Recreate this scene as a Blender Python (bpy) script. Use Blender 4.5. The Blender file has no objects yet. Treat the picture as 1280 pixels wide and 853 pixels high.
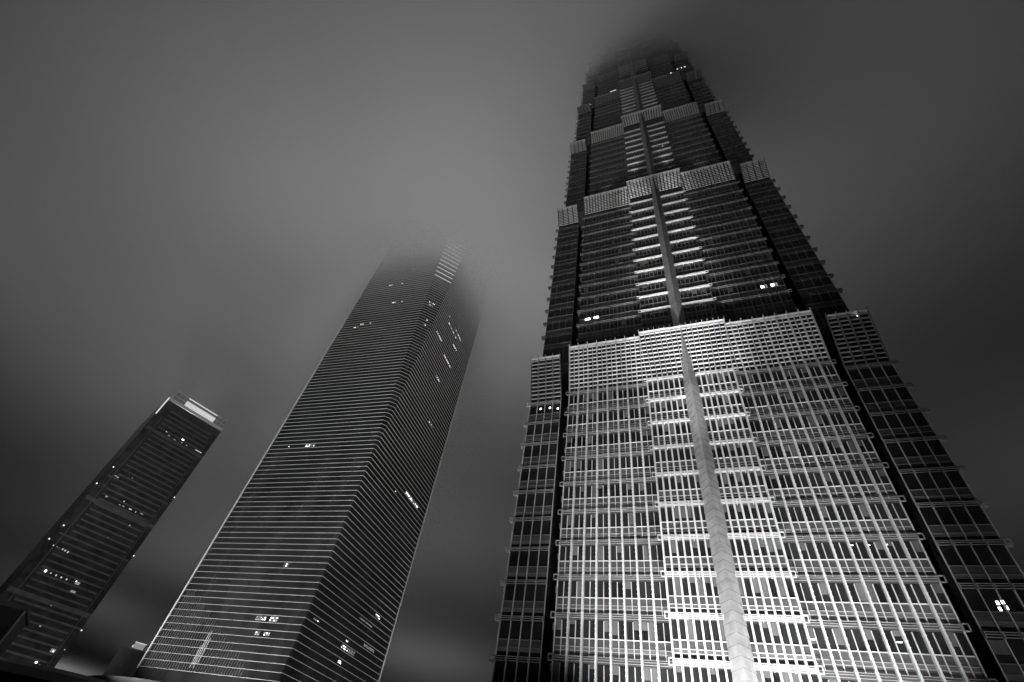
import bpy, math, random
from mathutils import Vector, Matrix
random.seed(7)
R = math.radians
EYE = 1.7
sc = bpy.context.scene
col = sc.collection

# ------------------------------------------------------------------ camera
F_PX = 595.39
e, r = 0.80773207, 0.19615743
fwd = Vector((0, math.cos(e), math.sin(e)))
X0 = Vector((1, 0, 0)); U0 = X0.cross(fwd)
X = math.cos(r) * X0 + math.sin(r) * U0
U = -math.sin(r) * X0 + math.cos(r) * U0
cd = bpy.data.cameras.new('camera'); cam = bpy.data.objects.new('camera', cd); col.objects.link(cam)
cd.sensor_width = 36; cd.sensor_fit = 'HORIZONTAL'; cd.lens = F_PX / 1280 * 36
cd.clip_start = 0.1; cd.clip_end = 40000
m = Matrix((X, U, -fwd)).transposed().to_4x4(); m.translation = (0, 0, EYE)
cam.matrix_world = m
sc.camera = cam

# ------------------------------------------------------------------ materials (all neutral grey: a black and white night)
def mat(name, base, rough=0.5, metal=0.0, spec=0.5, var=0.0, scale=1.0, emit=0.0, bump=0.0, stretch=(1, 1, 1)):
    mt = bpy.data.materials.new(name); mt.use_nodes = True
    nt = mt.node_tree; b = nt.nodes['Principled BSDF']
    b.inputs['Base Color'].default_value = (base, base, base, 1)
    b.inputs['Roughness'].default_value = rough
    b.inputs['Metallic'].default_value = metal
    b.inputs['Specular IOR Level'].default_value = spec
    if var:
        tc = nt.nodes.new('ShaderNodeTexCoord'); mp = nt.nodes.new('ShaderNodeMapping')
        mp.inputs['Scale'].default_value = stretch
        no = nt.nodes.new('ShaderNodeTexNoise'); no.inputs['Scale'].default_value = scale; no.inputs['Detail'].default_value = 5
        mr = nt.nodes.new('ShaderNodeMapRange')
        mr.inputs['From Min'].default_value = 0.3; mr.inputs['From Max'].default_value = 0.7
        mr.inputs['To Min'].default_value = base * (1 - var); mr.inputs['To Max'].default_value = base * (1 + var)
        nt.links.new(tc.outputs['Object'], mp.inputs['Vector']); nt.links.new(mp.outputs['Vector'], no.inputs['Vector'])
        nt.links.new(no.outputs['Fac'], mr.inputs['Value']); nt.links.new(mr.outputs['Result'], b.inputs['Base Color'])
        if bump:
            bp = nt.nodes.new('ShaderNodeBump'); bp.inputs['Strength'].default_value = bump; bp.inputs['Distance'].default_value = 0.02
            nt.links.new(no.outputs['Fac'], bp.inputs['Height']); nt.links.new(bp.outputs['Normal'], b.inputs['Normal'])
    if emit:
        b.inputs['Emission Color'].default_value = (1, 1, 1, 1); b.inputs['Emission Strength'].default_value = emit
    return mt

M = dict(
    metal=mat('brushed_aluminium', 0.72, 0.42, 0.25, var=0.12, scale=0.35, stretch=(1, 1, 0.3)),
    metal_dim=mat('dimmed_aluminium', 0.36, 0.5, 0.2, var=0.15, scale=0.3),  # same aluminium, toned down in colour where less light falls
    metal_dark=mat('darkened_metal', 0.16, 0.5, 0.2, var=0.2, scale=0.3),  # darker copy of the metal for the dimly lit upper tiers
    core=mat('dark_cladding', 0.02, 0.6, var=0.3, scale=0.2),
    glass=mat('dark_glass', 0.018, 0.12, 0.0, 0.5, var=0.5, scale=0.25),
    glass_low=mat('frosted_low_pane', 0.06, 0.35, 0.0, 0.5, var=0.35, scale=0.8, stretch=(0.6, 0.6, 3)),
    blind=mat('window_with_drawn_blind', 0.11, 0.3, 0.0, 0.5, var=0.25, scale=0.9, stretch=(2.5, 2.5, 0.5)),
    spandrel=mat('spandrel_panel', 0.11, 0.5, 0.1, var=0.25, scale=0.5),
    slot=mat('matt_black', 0.02, 0.7),  # flat near-black colour shared by slots, backing screens, podium and canopy
    fin=mat('ridge_panel', 0.40, 0.55, 0.15, var=0.22, scale=0.9, bump=0.15),
    tower_glass=mat('smoked_glass', 0.016, 0.16, 0.0, 0.5, var=0.5, scale=0.12, stretch=(1, 1, 0.4)),
    tower_strip=mat('pale_metal_strip', 0.42, 0.4, 0.2),
    tower_edge=mat('pale_edge_profile', 0.75, 0.4, 0.2),
    far_glass=mat('far_tower_glass', 0.09, 0.25, 0.0, 0.5, var=0.5, scale=0.15),  # raised base colour stands in for the haze in between
    far_band=mat('far_tower_band', 0.22, 0.6, var=0.3, scale=0.2),  # paler than needed, to stand in for haze over the distance
    far_frame=mat('roof_frame_metal', 0.3, 0.5, var=0.2, scale=0.4),
    dark=mat('dark_stone', 0.05, 0.7, var=0.4, scale=0.15),
    paving=mat('granite_paving', 0.12, 0.7, var=0.3, scale=0.8),
    asphalt=mat('asphalt', 0.05, 0.85, var=0.3, scale=1.5),
    lamp=mat('lit_lamp', 0.8, emit=5.0),
    lamp_far=mat('small_marker_lamp', 0.8, emit=2.0),
    lamp_soft=mat('lit_ceiling', 0.8, emit=0.55),
    lamp_dim=mat('dim_lit_room', 0.4, emit=0.22),
    room=mat('dim_room', 0.05, emit=0.035),
    crown_glass=mat('glowing_crown_glass', 0.1, 0.3, emit=0.05),  # dim glow of the crown put in as emission
    frame_glow=mat('glowing_roof_frame', 0.4, emit=0.09),  # metal frame made to glow: its lighting is put in as emission
    screen=mat('lit_roof_screen', 0.6, emit=0.62),
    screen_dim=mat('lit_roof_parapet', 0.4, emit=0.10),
    led=mat('lit_line', 0.8, emit=0.75),
)

# ------------------------------------------------------------------ mesh helpers
class MB:
    def __init__(self): self.v = []; self.f = []; self.mi = []
    def box(self, x0, x1, y0, y1, z0, z1, mi=0, fn=None):
        n = len(self.v)
        P = [(x0, y0, z0), (x1, y0, z0), (x1, y1, z0), (x0, y1, z0), (x0, y0, z1), (x1, y0, z1), (x1, y1, z1), (x0, y1, z1)]
        if fn: P = [fn(*p) for p in P]
        self.v += P
        self.f += [(n, n + 3, n + 2, n + 1), (n + 4, n + 5, n + 6, n + 7), (n, n + 1, n + 5, n + 4), (n + 1, n + 2, n + 6, n + 5), (n + 2, n + 3, n + 7, n + 6), (n + 3, n, n + 4, n + 7)]
        self.mi += [mi] * 6
    def quad(self, a, b, c, d, mi=0):
        n = len(self.v); self.v += [a, b, c, d]; self.f.append((n, n + 1, n + 2, n + 3)); self.mi.append(mi)
    def build(self, name, mats, parent=None, weld=False):
        me = bpy.data.meshes.new(name)
        me.from_pydata([(x, y, z + EYE) for x, y, z in self.v], [], self.f)
        for k in (mats if isinstance(mats, (list, tuple)) else [mats]): me.materials.append(M[k])
        me.polygons.foreach_set('material_index', self.mi)
        if weld:
            import bmesh
            bm = bmesh.new(); bm.from_mesh(me); bmesh.ops.remove_doubles(bm, verts=bm.verts, dist=0.0005); bmesh.ops.recalc_face_normals(bm, faces=bm.faces); bm.to_mesh(me); bm.free()
        me.update()
        o = bpy.data.objects.new(name, me); col.objects.link(o)
        if parent: o.parent = parent
        return o

def thing(name, label, cat, loc, rotz=0, group=None):
    o = bpy.data.objects.new(name, None); col.objects.link(o)
    o.location = loc; o.rotation_euler = (0, 0, rotz); o['label'] = label; o['category'] = cat
    if group: o['group'] = group
    return o
def hv(deg): return Vector((math.sin(R(deg)), math.cos(R(deg)), 0))

# ------------------------------------------------------------------ ground
def sheet(name, pts, z, mk):
    b = MB(); n = len(pts); b.v = [(x, y, z - EYE) for x, y in pts]; b.f = [tuple(range(n))]; b.mi = [0]
    o = b.build(name, mk); o['kind'] = 'structure'; return o
sheet('ground', [(-9000, -9000), (9000, -9000), (9000, 9000), (-9000, 9000)], 0.0, 'asphalt')
sheet('plaza_paving', [(-38, -40), (80, -40), (120, 30), (90, 150), (-38, 150)], 0.12, 'paving')

# ------------------------------------------------------------------ the stepped tower on the right
N = 27.3
JC = 82.4 * hv(N) + 1.4 * hv(N + 90)
# local frame: x along the front (to the right), y = away from the viewer, so the front faces -y
jm = thing('stepped_skyscraper', 'tall floodlit tower of stepped tiers with louvred crowns and a bright ridge up its middle', 'skyscraper', (JC.x, JC.y, 0), R(-N))

PANEL_V, CENTRE_V, LEAN = 1.5, 2.4, 0.95
RIDGE = .97
# half width, bottom, crown bottom, crown top, first floor line, pitch, extra height of centre crown, ledges as parts
TIERS = [
    (25.20, -1.70, 50.90, 60.10, 50.25, 4.017, 0.0, True),
    (24.40, 60.00, 109.50, 117.30, 107.75, 4.03, 1.0, True),
    (23.55, 117.00, 158.00, 165.40, 156.40, 4.03, 4.0, False),
    (22.80, 165.00, 197.60, 205.00, 196.20, 3.60, 8.0, False),
    (21.90, 205.00, 231.20, 237.60, 229.90, 3.40, 10.0, False),
    (21.00, 237.50, 255.40, 260.60, 254.30, 3.40, 9.0, False),
    (20.10, 260.50, 276.00, 281.00, 275.00, 3.40, 8.0, False),
    (19.00, 281.00, 293.50, 298.00, 292.60, 3.40, 6.0, False),
]
FMATS = ['glass', 'blind', 'glass_low', 'spandrel', 'slot', 'core']

def bay(ti, T, x0, x1, v, nb, kind):
    """one facade bay: x0..x1, front plane at distance v from the axis, nb bays of mullions, kind outer / panel / centre"""
    hw, z0, zc, zt, zf, pitch, dc, parts = T
    if kind == 'centre': zt = zt + dc; zc = zc + dc
    yb = -(hw - 2.2); yf = -v
    s = pitch / 4.017
    # --- body with glazing front
    b = MB()
    b.quad((x0, yb, z0), (x0, yf, z0), (x0, yf, zc), (x0, yb, zc), 5)
    b.quad((x1, yf, z0), (x1, yb, z0), (x1, yb, zc), (x1, yf, zc), 5)
    b.quad((x0, yf, zc), (x1, yf, zc), (x1, yb, zc), (x0, yb, zc), 5)
    b.quad((x0, yb, z0), (x1, yb, z0), (x1, yf, z0), (x0, yf, z0), 5)
    floors = []
    z = zf + (math.floor((zc - zf) / pitch) * pitch if kind == 'centre' and dc > pitch else 0)
    while z > z0 + 0.8: floors.append(z); z -= pitch
    w = (x1 - x0) / nb
    seams = [floors[0] + 0.2]
    b.quad((x0, yf, floors[0] - .33 * s), (x1, yf, floors[0] - .33 * s), (x1, yf, zc), (x0, yf, zc), 3)
    for k, zb in enumerate(floors):
        lo = floors[k + 1] if k + 1 < len(floors) else None
        top = zb - 0.33 * s
        if lo is None:
            b.quad((x0, yf, z0), (x1, yf, z0), (x1, yf, top), (x0, yf, top), 0 if ti else 3); break
        spans = [(lo + 1.90 * s, top, 'win'), (lo + 1.15 * s, lo + 1.90 * s, 'low'), (lo + .75 * s, lo + 1.15 * s, 'sill'), (lo + .2 * s, lo + .75 * s, 'slot'), (lo - .33 * s, lo + .2 * s, 'span')]
        for za, zz, what in spans:
            if what == 'win':
                for i in range(nb):
                    xa, xb = x0 + i * w, x0 + (i + 1) * w
                    pr = {'outer': 0.03, 'panel': 0.24, 'centre': 0.35}[kind] * (1 if ti == 0 else 0.25)
                    if ti < 2 and random.random() < pr:
                        drop = random.choice([0.25, 0.45, 0.6, 0.75, 1.0]); zm = zz - (zz - za) * drop
                        b.quad((xa, yf, zm), (xb, yf, zm), (xb, yf, zz), (xa, yf, zz), 1)
                        if drop < 1: b.quad((xa, yf, za), (xb, yf, za), (xb, yf, zm), (xa, yf, zm), 0)
                    else:
                        b.quad((xa, yf, za), (xb, yf, za), (xb, yf, zz), (xa, yf, zz), 0)
            else:
                mi = {'low': 2, 'sill': 3, 'slot': 4 if kind == 'centre' else 2, 'span': 3 if kind == 'centre' else 2}[what]
                if kind == 'outer' and what in ('slot', 'span'): mi = 0
                b.quad((x0, yf, za), (x1, yf, za), (x1, yf, zz), (x0, yf, zz), mi)
    body = b.build('facade_bay', FMATS, jm)
    # --- mullions, transoms and sills
    g = MB()
    gap = (-RIDGE, RIDGE) if kind == 'centre' else None
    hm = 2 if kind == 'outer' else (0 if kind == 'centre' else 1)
    def hbar(za, zz, d0, d1, xa=x0, xb=x1, mi=None):
        mi = hm if mi is None else mi
        if gap: g.box(xa, gap[0] + .1, yf - d1, yf + d0, za, zz, mi); g.box(gap[1] - .1, xb, yf - d1, yf + d0, za, zz, mi)
        else: g.box(xa, xb, yf - d1, yf + d0, za, zz, mi)
    ztop = zc
    for i in range(nb + 1):
        x = x0 + i * w
        if gap and gap[0] < x < gap[1]: continue
        edge = i in (0, nb)
        if kind == 'outer':
            hwid, dep = .04, .2
        elif kind == 'centre':
            hwid, dep = .09, .55
        else:
            if edge: hwid, dep = .05, .2
            elif i % 2: hwid, dep = .035, .16
            else: hwid, dep = .085, .54
        vm = 0
        if ti >= 1: hwid *= .6; dep *= .5
        if kind == 'panel' and i % 2 and not edge:
            for k in range(len(floors) - 1):
                g.box(x - hwid, x + hwid, yf - dep, yf + .02, floors[k + 1] + .26 * s, floors[k] - .45 * s, vm)
        else:
            g.box(x - hwid, x + hwid, yf - dep, yf + .02, z0, ztop, vm)
            if kind == 'panel' and not edge and ti == 0:           # rungs of the ladder mullions
                zz = z0 + 12
                while zz < ztop:
                    g.box(x - hwid - .05, x + hwid + .05, yf - dep + .06, yf - dep + .18, zz, zz + .09); zz += .5
    for k in range(len(floors) - 1):
        lo = floors[k + 1]
        hbar(lo + 1.87 * s, lo + 1.93 * s, .02, .12, mi=None if kind == 'outer' else 0)
        if ti == 0:
            hbar(lo + 1.11 * s, lo + 1.16 * s, .02, .07)
            hbar(lo + .75 * s, lo + .80 * s, .02, .07)
    lw = .065 if kind == 'centre' else .04
    def ledge_into(L, zb, mi=0):
        def seg(xa, xb):
            for dz, dd in (((.16, .46), (.0, .5), (-.16, .46), (-.31, .40)) if kind == 'centre' else ((.16, .42), (-.05, .46), (-.26, .40)) if ti == 0 else ((.1, .40), (-.2, .34))):
                L.box(xa, xb, yf - dd, yf - dd + .07, zb + dz * s, zb + (dz + lw) * s, mi)
            if kind == 'centre': L.box(xa, xb, yf - (.38 if ti else .14), yf + .02, zb + .02, zb + .055, mi)       # the walkway plate behind the rails
            x = xa + .02
            n = max(1, round((xb - xa) / 1.5)); 
            for i in range(n + 1):
                xx = xa + (xb - xa - .06) * i / n
                L.box(xx, xx + .06, yf - .47, yf + .01, zb - .33 * s, zb + .22 * s, mi)
        if gap: seg(x0, gap[0] + .1); seg(gap[1] - .1, x1)
        else: seg(x0, x1)
        ends = []
        if kind != 'outer' or x0 < 0: ends.append((x0, -1))
        if kind != 'outer' or x1 > 0: ends.append((x1, 1))
        for xe, sg in ends:                                               # square bracket frames at the ends
            o = .62 if kind == 'outer' else .5
            xa, xb = sorted((xe, xe + sg * o))
            y0, y1 = yf - .40, yf - .30
            L.box(xa, xb, y0, y1, zb + .22 * s, zb + .31 * s); L.box(xa, xb, y0, y1, zb - .36 * s, zb - .27 * s)
            xo = xe + sg * o
            L.box(min(xo, xo - sg * .09), max(xo, xo - sg * .09), y0, y1, zb - .36 * s, zb + .31 * s)
            if kind == 'outer':
                for q in range(3):
                    za = zb - .25 * s + q * .17
                    L.box(min(xe, xo), max(xe, xo), y0 + .01, y1 - .01, za, za + .05)
                y2 = yf + .15
                L.box(xa + .03, xb - .03, y1, y2, zb + .2 * s, zb + .28 * s); L.box(xa + .03, xb - .03, y1, y2, zb - .34 * s, zb - .26 * s)
    if not parts or (kind == 'outer' and ti == 1):
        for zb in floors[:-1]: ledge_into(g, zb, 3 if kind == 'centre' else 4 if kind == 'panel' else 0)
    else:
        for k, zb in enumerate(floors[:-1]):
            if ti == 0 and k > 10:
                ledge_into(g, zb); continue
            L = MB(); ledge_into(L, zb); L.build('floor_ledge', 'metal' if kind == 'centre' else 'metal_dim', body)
    g.build('mullion_grid', ['metal', 'metal_dim', 'metal_dark'] if ti == 0 else ['metal_dark', 'metal_dark', 'metal_dark', 'metal', 'metal_dim'], body)  # upper tiers: weaker light put into the colour by darker metal
    # --- leaning louvre crown
    c = MB()
    sx = {'outer': .35, 'panel': .22, 'centre': .55}[kind]
    xm = (x0 + x1) / 2; hh = (x1 - x0) / 2
    def lean(x, y, z):
        t = (z - zc) / (zt - zc); 
        dx = t * .55 * (1 if x > 0 else -1) if kind == 'outer' else t * sx * (x - xm) / hh
        return (x + dx, y - t * LEAN, z)
    rows = 11
    dz = (zt - zc - .25) / rows
    c.box(x0 + .05, x1 - .05, yf + .25, yf + .4, zc - .05, zt - .1, 1, lean)       # dark screen behind the blades
    nh = nb if kind != 'outer' else nb
    for rr in range(rows):
        za = zc + .45 + rr * dz
        for i in range(nh):
            xa, xb = x0 + i * w + .10, x0 + (i + 1) * w - .10
            if gap and not (xb < -.1 or xa > .1): 
                pass
            c.box(xa, xb, yf - .24, yf - .02, za, za + .10, 3 if kind == 'outer' and ti == 0 else 0, lean)
    for i in range(nb + 1):
        x = x0 + i * w
        if kind == 'panel' and i % 2: hwid, dep = .03, .2
        elif kind == 'panel': hwid, dep = .06, .36
        else: hwid, dep = .035, .36
        up = .55 if (kind != 'panel' or i % 2 == 0) else -.1
        c.box(x - hwid, x + hwid, yf - dep, yf + .26, zc, zt + up, 3 if kind == 'outer' and ti == 0 else 0 if ti == 0 else 2, lean)
    c.box(x0, x1, yf - .40, yf + .3, zt - .14, zt - .02, 0, lean)
    c.build('louvre_crown', ['metal' if ti < 3 else 'metal_dim', 'slot', 'metal_dark', 'metal_dim'], body)  # higher crowns coloured darker, as less light reaches them
    return body

bodies = {}
for ti, T in enumerate(TIERS):
    hw, z0, zc, zt, zf, pitch, dc, parts = T
    pe = hw - 7.05
    bodies[ti, 'outer', -1] = bay(ti, T, -hw, -(pe + 1.8), hw, 4, 'outer')
    bodies[ti, 'panel', -1] = bay(ti, T, -pe, -5.98, hw + PANEL_V, 16, 'panel')
    bodies[ti, 'centre', 0] = bay(ti, T, -5.95, 5.95, hw + CENTRE_V, 16, 'centre')
    bodies[ti, 'panel', 1] = bay(ti, T, 5.98, pe, hw + PANEL_V, 16, 'panel')
    bodies[ti, 'outer', 1] = bay(ti, T, pe + 1.8, hw, hw, 4, 'outer')
    # core with plain side and rear walls, a roof slab behind the crowns
    b = MB()
    b.box(-hw + .02, hw - .02, -(hw - 2.25), hw, z0, zc)
    if ti == 0 or True:
        k = 0; z = zf
        while z > z0 + 1:
            b.box(-hw - .28, -hw + .02, -(hw - 2.4), hw, z - .2, z + .1, 1); b.box(hw - .02, hw + .28, -(hw - 2.4), hw, z - .2, z + .1, 1)
            b.box(-hw, hw, hw - .02, hw + .3, z - .2, z + .1, 1); z -= pitch
        for sx in (-1, 1):                                              # recessed groove details between panel and outer bay
            z = zf
            while z > z0 + 1 and ti < 2:
                xg = sx * (pe + .95)
                for dx in (-.32, .22): b.box(xg + dx, xg + dx + .08, -(hw - 1.7), -(hw - 2.24), z - .35, z + .3, 1)
                b.box(xg - .32, xg + .3, -(hw - 1.72), -(hw - 2.24), z + .22, z + .3, 1)
                z -= pitch
    b.build('tower_core', ['core', 'metal_dim'], jm)
    # the ridge: a folded fin that tapers to a point in the crown
    f = MB()
    yf = -(hw + CENTRE_V)
    ztip = zt + dc - .35; zs = zc + dc - 3.4
    seg = .95 if ti < 2 else 1.6
    z = z0
    while z < ztip:
        zn = min(z + seg, ztip)
        def wd(zz):
            t = max(0, (zz - zs) / (ztip - zs)); return RIDGE * (1 - t) + .03
        def ln(zz):
            t = max(0, (zz - zc - dc) / (zt - zc)); return t * LEAN
        ext = 1.10
        wa, wb = wd(z) * 1.06, wd(zn) * 1.0
        da, db = ext * wa / RIDGE + .35, ext * wb / RIDGE + .35
        ya, yb = yf - ln(z), yf - ln(zn)
        A = [(-wa, ya, z), (-wa, ya - .32, z), (0, ya - da, z + .12), (wa, ya - .32, z), (wa, ya, z)]
        B = [(-wb, yb, zn), (-wb, yb - .32, zn), (0, yb - db, zn + .12), (wb, yb - .32, zn), (wb, yb, zn)]
        for q in range(4): f.quad(A[q], A[q + 1], B[q + 1], B[q])
        n = len(f.v); f.v += B; f.f.append((n, n + 1, n + 2, n + 3, n + 4)); f.mi.append(0)
        z = zn
    f.build('ridge_fin', 'fin', jm)
# top above the last tier: octagonal shaft, finial
b = MB()
def ngon(b, rad, za, zb, rad2=None, n=8, mi=0):
    rad2 = rad if rad2 is None else rad2; k = len(b.v)
    for zz, rr in ((za, rad), (zb, rad2)):
        b.v += [(rr * math.cos(2 * math.pi * (i + .5) / n), rr * math.sin(2 * math.pi * (i + .5) / n), zz) for i in range(n)]
    b.f += [(k + i, k + (i + 1) % n, k + n + (i + 1) % n, k + n + i) for i in range(n)] + [tuple(range(k + n - 1, k - 1, -1)), tuple(range(k + n, k + 2 * n))]
    b.mi += [mi] * (n + 2)
for rad, za, zb in ((17.5, 297, 318), (15.5, 317.5, 334), (13, 333.5, 347), (10, 346.5, 357)):
    ngon(b, rad, za, zb); ngon(b, rad + .5, zb - 4, zb + .5, rad + 1.2)
b.build('tower_top', 'metal_dim', jm)
b = MB(); ngon(b, 4, 357, 372, 2.5); ngon(b, 1.2, 372, 410, .15); b.build('finial', 'metal_dim', jm)

# lit windows of the stepped tower: (tier, kind, side, x, z, width, height, lamps)
def lit(parent, yf, x, z, w, h, mk='lamp'):
    b = MB(); b.box(x - w / 2, x + w / 2, yf - .05, yf - .015, z - h / 2, z + h / 2); return b.build('lit_window', mk, parent)
def litgroup(parent, yf, pts, mk='lamp', w=.24, h=.3):
    for x, z in pts: lit(parent, yf, x, z, w, h, mk)
h = TIERS[0][0]
litgroup(bodies[0, 'outer', -1], -h, [(-23.3, 49.25), (-21.75, 49.25), (-20.4, 48.95)], w=.26, h=.3)
litgroup(bodies[0, 'outer', 1], -h, [(22.22, 20.78), (22.62, 20.86), (22.16, 20.28), (22.68, 20.38)], w=.2, h=.3)
litgroup(bodies[0, 'panel', 1], -h - PANEL_V, [(12.3, 25.47), (13.75, 25.45), (15.25, 25.5), (6.45, 16.8), (13.15, 16.85)], w=.42, h=.07)
h = TIERS[1][0]
litgroup(bodies[1, 'panel', -1], -h - PANEL_V, [(-16.05, 69.2), (-15.55, 69.25), (-14.45, 69.3), (-13.95, 69.3)], w=.45, h=.6)
litgroup(bodies[1, 'panel', 1], -h - PANEL_V, [(14.05, 69.95), (15.6, 70.0)], w=.5, h=.6)
litgroup(bodies[1, 'panel', 1], -h - PANEL_V, [(14.6, 69.95), (16.2, 70.0)], w=.35, h=1.0, mk='lamp_dim')
h = TIERS[2][0]
litgroup(bodies[2, 'centre', 0], -h - CENTRE_V, [(-3.67, 137.5), (-1.5, 137.5), (-2.6, 141.2), (4.1, 139.2)], w=.3, h=.5, mk='lamp_soft')
h = TIERS[4][0]
litgroup(bodies[4, 'panel', -1], -h - PANEL_V, [(-14.2, 208.6), (-13.2, 208.5), (-12.2, 208.4), (-11.2, 208.4), (-10.2, 208.4), (-9.6, 214), (-8.8, 214), (-8.0, 214)], w=.7, h=.4, mk='lamp')
litgroup(bodies[4, 'outer', -1], -h, [(-20.4, 210.9), (-18.6, 211.2)], w=.4, h=.4, mk='lamp')
litgroup(bodies[4, 'panel', 1], -h - PANEL_V, [(13.7, 213.2)], w=.5, h=.4, mk='lamp')
litgroup(bodies[4, 'outer', 1], -h, [(16.8, 221.2), (18.2, 221.1), (19.5, 221)], w=.5, h=.45, mk='lamp')
b = MB(); b.box(24.2, 24.42, -26.0, -25.8, 60.0, 60.28); b.box(24.29, 24.33, -25.92, -25.88, 59.5, 60.0)
b.build('aviation_lamp', 'lamp', jm)

# ------------------------------------------------------------------ the tall tapering glass tower
P = Vector((-49.44612, 184.53544, 0)); DL = -66.3929
# local frame: origin at the virtual front corner, x along the left face, y along the right face
sw = thing('tapering_skyscraper', 'dark smooth glass tower with fine bright horizontal lines and its summit lost in cloud', 'skyscraper', (P.x, P.y, 0), 0)
eL, eR = hv(DL), hv(DL + 90)
S = 58.0
def cut(z): return max(.35, .0565 * (z - 104) + .35)
PITCH = 2.2328; ZB = 25.05
def at(a, b_, z): v = eL * a + eR * b_; return (v.x, v.y, z)
def ring(z, out=0.0):
    c = cut(z); o = out; S2 = S + o
    # walk round: left-face far corner -> front cut -> right-face far corner -> rear cut
    return [at(S2, -o, z), at(c, -o, z), at(-o, c, z), at(-o, S2, z), at(S - c, S2, z), at(S2, S - c, z)]
b = MB()
prof = [(-1.7, 0, 0), (ZB - .061, 0, 0)]
z = ZB; nfl = 0
while z < 440:
    prof += [(z - .06, .13, 1), (z + .06, .13, 1), (z + .061, 0, 0), (z + PITCH - .061, 0, 0)]
    z += PITCH; nfl += 1
prev = None
for z, o, mi in prof:
    n = len(b.v); b.v += ring(z, o)
    if prev is not None:
        for q in range(6):
            a0, a1 = prev + q, prev + (q + 1) % 6
            b.f.append((a0, a1, n + (q + 1) % 6, n + q))
            b.mi.append(1 if (mi == 1 or lastmi == 1) and abs(z - lastz) < .25 else 0)
    prev = n; lastmi = mi; lastz = z
b.f.append(tuple(range(prev, prev + 6))); b.mi.append(0)
b.build('tower_shaft', ['tower_glass', 'tower_strip'], sw)
def prism(b, a0, b0, w, za, zb, mi=0):
    n = len(b.v)
    for zz in (za, zb): b.v += [at(a0 - w, b0 - w, zz), at(a0 + w, b0 - w, zz), at(a0 + w, b0 + w, zz), at(a0 - w, b0 + w, zz)]
    b.f += [(n, n + 1, n + 5, n + 4), (n + 1, n + 2, n + 6, n + 5), (n + 2, n + 3, n + 7, n + 6), (n + 3, n, n + 4, n + 7), (n + 3, n + 2, n + 1, n), (n + 4, n + 5, n + 6, n + 7)]; b.mi += [mi] * 6
for a0, b0 in ((S + .18, -.18), (-.18, S + .18)):
    b = MB(); prism(b, a0, b0, .16, ZB - .6, 430); b.build('corner_trim', 'tower_edge', sw)
# faint vertical mullions on the lowest storeys of the left face
b = MB()
for i in range(2, 40):
    a = S - i * 1.1
    b.v += [at(a - .03, -.14, zz) for zz in (ZB, ZB + 2.2328 * int(12.5 - i * .27 + .5 * math.sin(i * 1.7)) - .1)] + [at(a + .03, -.14, zz) for zz in (ZB, ZB + 2.2328 * int(12.5 - i * .27 + .5 * math.sin(i * 1.7)) - .1)]
    n = len(b.v) - 4; b.f.append((n, n + 2, n + 3, n + 1)); b.mi.append(0)
    b.v += [at(a - .03, .02, zz) for zz in (ZB, ZB + 2.2328 * int(12.5 - i * .27 + .5 * math.sin(i * 1.7)) - .1)] + [at(a + .03, .02, zz) for zz in (ZB, ZB + 2.2328 * int(12.5 - i * .27 + .5 * math.sin(i * 1.7)) - .1)]
    k = n + 4; b.f += [(n, n + 1, k + 1, k), (n + 2, k + 2, k + 3, n + 3)]; b.mi += [0, 0]
b.build('mullion_grid', 'metal_dark', sw)
# curved podium at the foot
b = MB()
cx, cy = 29, 29
NP = 64
for zz, rr in ((-1.7, 52), (16.0, 52), (16.4, 53.2), (18.2, 53.2), (18.6, 51), (19.5, 40)):
    b.v += [at(cx + rr * math.cos(2 * math.pi * i / NP), cy + rr * math.sin(2 * math.pi * i / NP), zz) for i in range(NP)]
for q in range(5):
    for i in range(NP):
        b.f.append((q * NP + i, q * NP + (i + 1) % NP, (q + 1) * NP + (i + 1) % NP, (q + 1) * NP + i)); b.mi.append(1 if q == 2 else 0)
b.f.append(tuple(range(5 * NP, 6 * NP))); b.mi.append(0)
b.build('podium', ['slot', 'dark'], sw)
# lit windows: a dim room with its small ceiling lamps = one lit window
def lit_sw(face, s, z, w, h, mk='lamp'):
    b = MB(); n = max(1, round(w / .8)); k = max(1, round(h / .65))
    z = ZB + round((z - ZB - PITCH / 2) / PITCH) * PITCH + PITCH / 2
    xs = [s - w / 2]; zs = [z - h / 2]
    for i in range(n):
        a = s - w / 2 + w * (i + .5) / n; q = min(.2, w / n * .3); xs += [a - q, a + q]
    for j in range(k):
        zz = z - h / 2 + h * (j + .5) / k; q = min(.13, h / k * .35); zs += [zz - q, zz + q]
    xs.append(s + w / 2); zs.append(z + h / 2)
    def pt(x, y):
        if face == 'L': return at(x, -.05, y)
        if face == 'R': return at(-.05, x, y)
        c = cut(y); t = x / (c * 1.414); return at(c * (1 - t) - .04, c * t - .04, y)
    base = 0
    for y in zs:
        for x in xs: b.v.append(pt(x, y))
    nx = len(xs); full = {'lamp': 1, 'lamp_dim': 2}[mk]
    for j in range(len(zs) - 1):
        for i in range(nx - 1):
            lampcell = i % 2 == 1 and j % 2 == 1
            b.f.append((j * nx + i, j * nx + i + 1, (j + 1) * nx + i + 1, (j + 1) * nx + i))
            b.mi.append(random.choice([full, full, full, 2, 0]) if lampcell and n * k > 2 else full if lampcell else 0)
    b.build('lit_window', ['room', 'lamp', 'lamp_dim'], sw)
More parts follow.
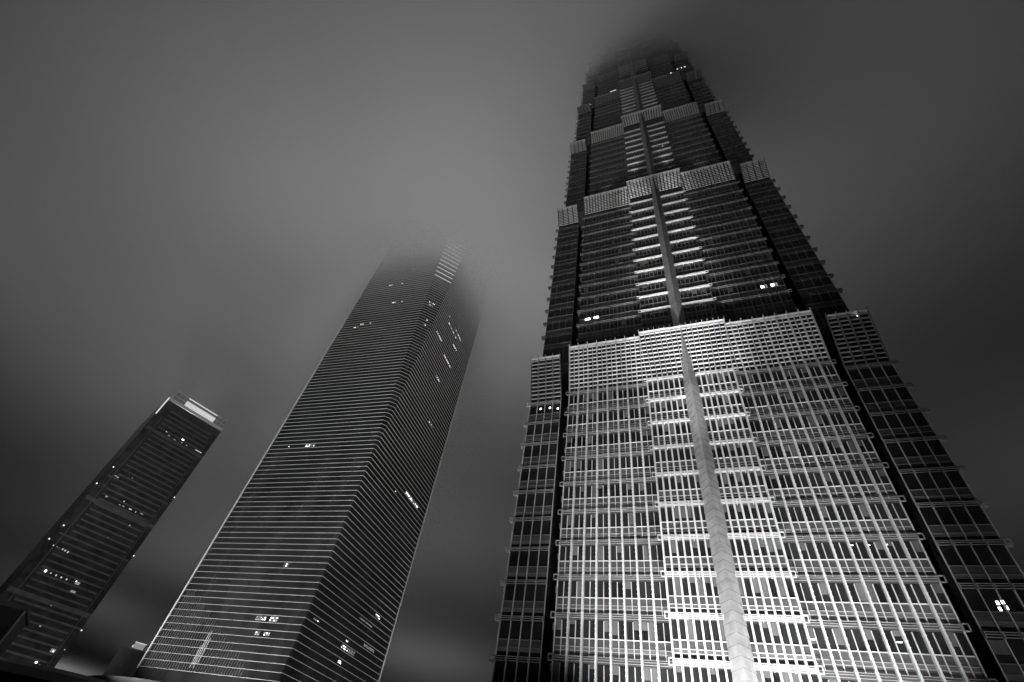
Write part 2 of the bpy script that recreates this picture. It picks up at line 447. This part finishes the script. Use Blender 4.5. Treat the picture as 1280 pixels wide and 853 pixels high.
for s, z, w, h in [(17.4, 59, 2.2, 1.5), (16.8, 41.4, 2.6, 1.2), (12.3, 41.4, 3.4, 1.6), (16.3, 36.6, 2, 1.2), (12.4, 36.6, 2.6, 1.0), (47.0, 113, .6, .5), (35.2, 113.2, 5.2, 1.3), (47.3, 197, 3, .9), (44, 200.6, 2.6, .6), (38.4, 200.5, .8, .5), (28.6, 218.6, 3.4, .9), (23.3, 218.8, 1, .6), (26.8, 253, 2.4, .9), (38.3, 238.4, 2.6, .8), (30, 237.5, 1.0, .6), (26.5, 287.8, 3, .9)]:
    lit_sw('L', s, z, w, h)
for a_, z0_, z1_ in ((35.9, 27, 36.5), (35.2, 26.2, 36.9), (34.3, 27.5, 34.8), (36.6, 26, 32.5)):
    b = MB(); b.quad(at(a_ - .07, -.06, z0_), at(a_ + .07, -.06, z0_), at(a_ + .07, -.06, z1_), at(a_ - .07, -.06, z1_)); b.build('light_line', 'lamp_dim', sw)
lit_sw('L', 18.6, 41.4, 2.4, 1.5, 'lamp_dim')
for s, z, w, h in [(41.7, 108, 15, 1.3), (25.7, 105.3, 1.2, .6), (37, 151, 6, .8), (29.3, 178.4, 6, .8), (33.2, 195.6, 12, .6), (27.6, 218.4, 14, .6), (35, 222.6, 12, .6), (19.5, 222.4, .8, .6), (36.2, 210.5, 6, .6), (16.2, 200.6, 8, .6), (43.3, 57.2, 4.2, 1.3), (27.6, 43.1, 1.8, .7), (28, 40.7, 5.8, 1.4), (27.5, 38.3, 2.4, 1.0), (6, 43, 4, .5)]:
    lit_sw('R', s, z, w, h)
lit_sw('R', 33, 42.5, 4.5, 1.5, 'lamp_dim'); lit_sw('R', 36, 52, 11, .5, 'lamp_dim'); lit_sw('R', 44, 47, 9, 1, 'lamp_dim')
for t, z, w in [(4.2, 216.6, 4), (3.8, 214.2, 3.4), (4.6, 200.8, 1.2), (4.4, 196, 2.4)]:
    lit_sw('C', t, z, w, .7)
for k in range(11):                                                      # the lit lines of the top storeys on the cut corner
    z = 243.0 + k * 4.4656; c = cut(z)
    b = MB()
    b.quad(at(c - .1, -.06, z - .2), at(-.06, c - .1, z - .2), at(-.06, c - .1, z + .2), at(c - .1, -.06, z + .2))
    b.build('light_line', 'led', sw)

# ------------------------------------------------------------------ the far slab tower
A3 = Vector((-276.738 + 0.9 * 0, 354.846, 0))
ft = thing('slab_skyscraper', 'smaller dark slab tower with a lit lattice screen on its roof', 'skyscraper', (A3.x, A3.y, 0), R(90 - 46))
# local x along the front face, local -y towards the viewer
W3, D3, H3 = 50.6, 30.0, 219.5
b = MB(); b.box(1.2, W3, 0, D3, -1.7, H3 - .6)
b.box(0.4, 5.5, 1.0, D3 - 1, -1.7, 203)                                  # shallow notch along the left corner
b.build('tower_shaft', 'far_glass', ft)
b = MB(); z = 31.0; k = 0
while z < 214:
    xa, xb = 8.0, W3 - 5.0
    if int(z / 4) % 11 == 3: xa, xb = 3.0, W3 - .5
    b.box(xa, xb, -.25, .02, z, z + 1.1); z += 4.0
b.box(5.6, 6.1, -.2, .02, 20, 205); b.box(W3 - 4.2, W3 - 3.8, -.2, .02, 20, 205)
for z in (66, 128, 190): b.box(1.2, W3, -.12, .02, z, z + 2.6)
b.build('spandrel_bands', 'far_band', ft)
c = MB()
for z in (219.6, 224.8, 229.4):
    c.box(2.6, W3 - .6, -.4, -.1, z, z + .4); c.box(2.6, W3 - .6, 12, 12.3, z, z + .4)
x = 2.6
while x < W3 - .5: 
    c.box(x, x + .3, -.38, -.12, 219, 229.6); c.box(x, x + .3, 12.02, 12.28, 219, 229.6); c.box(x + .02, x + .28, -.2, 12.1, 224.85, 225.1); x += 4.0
c.build('roof_frame', 'frame_glow', ft)
s_ = MB(); s_.box(2.8, W3 - .8, .3, .4, 221.6, 229.3); s_.build('crown_glazing', 'crown_glass', ft)  # panel added to carry the dim glow of the crown
s_ = MB(); s_.box(2.6, W3 - .4, -.62, -.45, 219.3, 221.5); s_.build('lit_parapet', 'screen_dim', ft)
s_ = MB()
for i in range(22):
    xa = 13.0 + 27.2 * i / 22
    for j in range(4):
        s_.box(xa + .1, xa + 27.2 / 22 - .12, -.8, -.5, 221.7 + j * 1.18, 221.7 + j * 1.18 + 1.0)
s_.build('roof_screen', 'screen', ft)
s_ = MB(); s_.box(13.0, 40.0, -.7, -.5, 228.6, 229.5); s_.build('light_line', 'screen', ft)
s_ = MB(); s_.box(.1, .9, .2, .9, 204.2, 221.2); s_.build('light_line', 'led', ft)
for x, z in [(2.2, 154), (.8, 139.6), (2.2, 108.2), (.8, 98.3)]:
    s_ = MB(); s_.box(x - .28, x + .28, -.5, -.05, z - .3, z + .3); s_.build('aviation_lamp', 'lamp_far', ft)
for x, z in [(50.5, 154.1), (50.8, 107.7), (51.0, 59.1)]:
    s_ = MB(); s_.box(x - .28, x + .28, -.5, -.05, z - .3, z + .3); s_.build('aviation_lamp', 'lamp_far', ft)
for x, z, w, hh, mk in [(15.5, 195.2, 1.2, .8, 'lamp_soft'), (18.8, 193.4, 2.5, .7, 'lamp_dim'), (24.1, 192.8, 2.2, .7, 'lamp_dim'), (29.3, 196.1, 2.2, 1.1, 'lamp'), (30, 193.7, 2, .7, 'lamp_dim'), (34.2, 193.6, 2.2, .6, 'lamp_dim'), (44.8, 194.1, 7.4, .7, 'lamp_soft'),
        (7.5, 149.3, 2.2, 1.0, 'lamp_dim'), (9.2, 149.0, 1.0, .8, 'lamp_soft'), (17.2, 152.9, .5, .5, 'lamp_soft'), (11.5, 134.5, 2, 1.3, 'lamp_dim'), (22.9, 136.5, .9, 1.0, 'lamp_soft'), (22, 133.3, 1.6, .7, 'lamp_dim'), (24.6, 133.4, 2, .8, 'lamp_dim'), (29.6, 133.6, 2.6, .8, 'lamp_soft'), (33.8, 133.4, .7, .9, 'lamp_soft'), (38, 134, 3, .7, 'lamp_dim'), (36.1, 124, 1.4, 1.2, 'lamp_dim'), (29.3, 111.9, .8, .8, 'lamp_dim'),
        (5.3, 95.8, .7, .9, 'lamp_soft'), (7.5, 95.8, .7, .8, 'lamp_dim'), (11.2, 95.7, .7, 1.4, 'lamp_soft'), (12.9, 95.5, .7, 1.4, 'lamp_soft'), (14.8, 95.2, .7, 1.6, 'lamp_soft'),
        (11.6, 81.6, 1.3, 1.5, 'lamp'), (14.8, 81.5, .9, .9, 'lamp_soft'), (18.1, 81.4, 1.0, 1.2, 'lamp_soft'), (21.4, 81.3, 1.0, 1.2, 'lamp_soft'), (24.7, 81.3, 1.0, 1.2, 'lamp_soft'), (31.5, 81.4, 3.6, 2.2, 'lamp_dim'), (30.2, 82.2, .6, .8, 'lamp'), (32.5, 76.4, 4, 1.5, 'lamp_dim'), (27, 66, .7, .7, 'lamp_dim'),
        (20.6, 51, 2.2, 1.3, 'lamp_dim'), (29.3, 54.8, 1.4, .9, 'lamp_dim'), (44, 45.5, 3.4, 2.6, 'lamp_dim'), (44.4, 45.3, .8, .7, 'lamp'), (49.4, 47.6, .6, .6, 'lamp_soft'), (40.2, 38.2, 1.2, 1.2, 'lamp'), (39.6, 37.1, .9, .8, 'lamp_soft'), (42.6, 37.2, 1.2, 1.4, 'lamp_dim')]:
    if x > W3 - .6: continue
    w *= .75; hh *= .75
    s_ = MB(); s_.box(x - w / 2, x + w / 2, -.42, -.3, z - hh / 2, z + hh / 2); s_.box(x - w / 2, x + w / 2, -.3, -.01, z + hh / 2 - .08, z + hh / 2 - .02)
    s_.build('lit_window', mk, ft)

# ------------------------------------------------------------------ lower blocks and the dark roof at the lower left
q = 215 * hv(-35.75)
lb = thing('office_block', 'low unlit office block at the foot of the slab tower', 'building', (q.x, q.y, 0), R(90 - 60))
b = MB(); b.box(-44, 0, 0, 26, -1.7, 28.3); b.build('wall', 'core', lb)
b = MB(); b.box(-44.6, .5, -.6, 26.6, 28.3, 29.3); b.build('roof_slab', 'dark', lb)
b = MB(); b.box(-.35, .12, -.12, .3, -1.7, 28.2); b.build('corner_trim', 'far_frame', lb)
b = MB(); b.box(-40, -9, -.2, 3, 24.6, 25.6); b.build('cornice', 'far_frame', lb)
q = 430 * hv(-28.35)
db = thing('distant_block', 'distant plain block with a small lit sign on its roof', 'building', (q.x, q.y, 0), R(90 - 62))
b = MB(); b.box(0, 30, 0, 24, -1.7, 53.2); b.build('wall', 'far_frame', db)
b = MB(); b.box(5, 30, 1, 20, 53.2, 54.2); b.build('roof_slab', 'far_frame', db)
b = MB()
for k in range(9): b.box(6.4 + k * .62, 6.9 + k * .62, -.1, .2, 54.3, 57.0)
b.box(6.2, 12.4, .2, .4, 54.2, 57.6); b.build('roof_sign', 'lamp_dim', db)
b = MB(); b.box(6.1, 13.0, -.2, .1, 57.2, 57.6); b.box(5.6, 6.3, -.3, .1, 54.4, 55.6); b.build('sign_light', 'lamp_soft', db)

q = 62 * hv(-29.5)
cr = thing('entrance_canopy', 'black curved canopy roof with small round downlights', 'canopy', (q.x, q.y, 0), R(29.5))
b = MB(); NP = 48
for zz, rx in ((3.6, 9.4), (3.9, 9.8), (4.5, 8.8), (4.95, 5.8), (5.15, 2.4)):
    b.v += [(rx * math.cos(2 * math.pi * i / NP), .8 * rx * math.sin(2 * math.pi * i / NP), zz - .15) for i in range(NP)]
for k in range(4):
    for i in range(NP): b.f.append((k * NP + i, k * NP + (i + 1) % NP, (k + 1) * NP + (i + 1) % NP, (k + 1) * NP + i)); b.mi.append(0)
b.f += [tuple(range(NP - 1, -1, -1)), tuple(range(4 * NP, 5 * NP))]; b.mi += [0, 0]
b.build('roof_shell', 'slot', cr)
for x, y in ((-5, -3.5), (5, -3.5), (-5, 3.5), (5, 3.5)):
    b = MB(); ngon(b, .22, -1.7, 3.5); b.v = [(vx + x, vy + y, vz) for vx, vy, vz in b.v]; b.build('column', 'slot', cr)
b = MB(); b.box(-6.5, 6.5, -6.3, -6.1, -1.7, 3.5); b.build('front_screen', 'slot', cr)
for x, z in ((-.16, 4.25), (.32, 4.2), (-.2, 3.95), (.8, 4.1), (.37, 3.9), (1.3, 4.0)):
    b = MB(); ngon(b, .05, z - .05, z + .05, .05, 10); b.v = [(vx + x, vy - 6.4, vz) for vx, vy, vz in b.v]; b.box(x - .01, x + .01, -6.41, -6.1, z + .045, z + .06); b.build('downlight', 'lamp', cr)

# ------------------------------------------------------------------ the cloud deck that swallows the summits
def cloud(zb, zt, half, dens, name='low_cloud'):
    b = MB(); b.box(-half, half, -half, half, zb, zt)
    mt = bpy.data.materials.new('cloud_vapour'); mt.use_nodes = True; nt = mt.node_tree
    nt.nodes.remove(nt.nodes['Principled BSDF'])
    pv = nt.nodes.new('ShaderNodeVolumePrincipled'); pv.inputs['Color'].default_value = (.96, .96, .96, 1); pv.inputs['Density'].default_value = dens; pv.inputs['Anisotropy'].default_value = 0.0
    nt.links.new(pv.outputs['Volume'], nt.nodes['Material Output'].inputs['Volume'])
    return b, mt
for i, (zb, dens) in enumerate(((205, .0016), (226, .004), (242, .008), (254, .014), (266, .02))):
    b, mt = cloud(zb, 430 + 7 * i, 6000 + 20 * i, dens)
    M['cloud%d' % i] = mt
    o = b.build('low_cloud', 'cloud%d' % i); o['kind'] = 'stuff'; o['label'] = 'grey night cloud swallowing the tops of the towers'

# ------------------------------------------------------------------ light: dim night sky, floodlights of the towers, added fills and city glow spots
w = bpy.data.worlds.new('World'); sc.world = w; w.use_nodes = True
nt = w.node_tree; bg = nt.nodes['Background']
sky = nt.nodes.new('ShaderNodeTexSky'); sky.sky_type = 'NISHITA'; sky.sun_disc = False; sky.sun_elevation = R(3); sky.sun_rotation = R(-30)
bw = nt.nodes.new('ShaderNodeRGBToBW')
nt.links.new(sky.outputs[0], bw.inputs[0]); nt.links.new(bw.outputs[0], bg.inputs['Color'])
bg.inputs['Strength'].default_value = 0.06

def spot(name, loc, target, power, angle, blend=.8, radius=.3):
    l = bpy.data.lights.new(name, 'SPOT'); l.energy = power; l.spot_size = R(angle); l.spot_blend = blend; l.shadow_soft_size = radius
    o = bpy.data.objects.new(name, l); col.objects.link(o)
    o.location = loc; d = Vector(target) - Vector(loc); o.rotation_euler = d.to_track_quat('-Z', 'Y').to_euler()
    return o
ax, ay = hv(N + 90), hv(N)          # local x and y of the stepped tower
def J(x, y, z): v = JC + ax * x + ay * y; return (v.x, v.y, z + EYE)
# ground floods in front of the first tier
for sx in (-1, 1):
    spot('flood_or_fill_spot', J(sx * 3.4, -44, -1), J(sx * 3.1, -27, 20), 52000, 60)
    spot('flood_or_fill_spot', J(sx * 9.5, -44, -1), J(sx * 9.8, -26, 21), 42000, 44, .8)
    spot('flood_or_fill_spot', J(sx * 3.4, -44, -1), J(sx * 2.6, -27, 60), 170000, 15)
    spot('flood_or_fill_spot', J(sx * 11, -44, -1), J(sx * 10.8, -26, 60), 30000, 22)
    # long narrow beams that reach the second tier
    spot('flood_or_fill_spot', J(sx * 3.8, -46, -1), J(sx * 4.4, -26.8, 76), 130000, 5.5, .7)
    spot('flood_or_fill_spot', J(sx * 3.8, -46, -1), J(sx * 4.4, -26.8, 104), 220000, 4.5, .7)
    spot('flood_or_fill_spot', J(sx * 12, -46, -1), J(sx * 10.5, -25, 95), 22000, 16, 1)
    spot('flood_or_fill_spot', J(sx * 23, -45, -1), J(sx * 22.6, -25, 30), 9000, 50)  # weak spot added to lift the outer bays, which catch only spill
    # setback floods
    spot('flood_or_fill_spot', J(sx * 4.2, -27.4, 118.6), J(sx * 4.4, -26.6, 165), 3200, 18)
    spot('flood_or_fill_spot', J(sx * 12, -26.3, 118), J(sx * 11.5, -25.4, 165), 500, 40)
    spot('flood_or_fill_spot', J(sx * 3.6, -26.6, 170), J(sx * 3.4, -25.6, 210), 500, 34)
# floods of the glass tower, standing before each face
pl = P + eL * 30 - eR * 62; spot('flood_or_fill_spot', (pl.x, pl.y, 20), tuple(P + eL * 28 + Vector((0, 0, 70))), 400000, 86, .35)
pr = P + eR * 20 - eL * 70; spot('flood_or_fill_spot', (pr.x, pr.y, 20), tuple(P + eR * 14 + Vector((0, 0, 70))), 140000, 84, .35)
q = A3 + hv(46) * 25 + hv(136) * 140; spot('flood_or_fill_spot', (q.x, q.y, 6), tuple(A3 + hv(46) * 25 + Vector((0, 0, 80))), 70000, 54)  # unseen spot added to lift the dark front of the slab tower
# roof lamp of the slab tower
l = bpy.data.lights.new('roof_lamp', 'POINT'); l.energy = 6000; l.shadow_soft_size = .3
o = bpy.data.objects.new('roof_lamp', l); col.objects.link(o); o.location = A3 + hv(46) * 20 - hv(136) * 5 + Vector((0, 0, 222 + EYE)); 
# unseen spots added for the city glow on the cloud, strongest between the towers
for x, y, p_ in ((-52, 132, 1250000), (-150, 170, 850000), (-20, 250, 850000), (-230, 270, 450000), (0, 40, 200000), (150, 30, 300000)):
    spot('glow_spot', (x, y, 3), (x, y, 300), p_, 115 if x < 100 else 84, 1.0, 24)
for x, y, p_ in ((-450, 200, 6), (-300, 750, 6), (250, 600, 4), (-1000, 700, 6), (-900, -200, 5), (300, 1500, 6), (-700, 1700, 8), (430, 230, 3.5), (0, -350, 2.5), (1100, 700, 3), (-1500, 2400, 34), (200, 2800, 14), (-2600, 1800, 28), (-320, 430, 5), (-480, 850, 4), (-800, 1250, 6), (-60, 560, 6), (-60, 1150, 9), (60, 1800, 16)):
    spot('glow_spot', (x, y, 3), (x, y, 300), p_ * 5.2e4, 150, 1.0, 12)

# ------------------------------------------------------------------ render settings
sc.render.engine = 'CYCLES'
cy_ = sc.cycles
cy_.use_denoising = True
cy_.max_bounces = 8; cy_.diffuse_bounces = 2; cy_.glossy_bounces = 2; cy_.volume_bounces = 4; cy_.transmission_bounces = 2
cy_.sample_clamp_indirect = 4
vs = sc.view_settings
vs.view_transform = 'Standard'; vs.look = 'None'; vs.exposure = 0; vs.gamma = 1; vs.use_curve_mapping = False
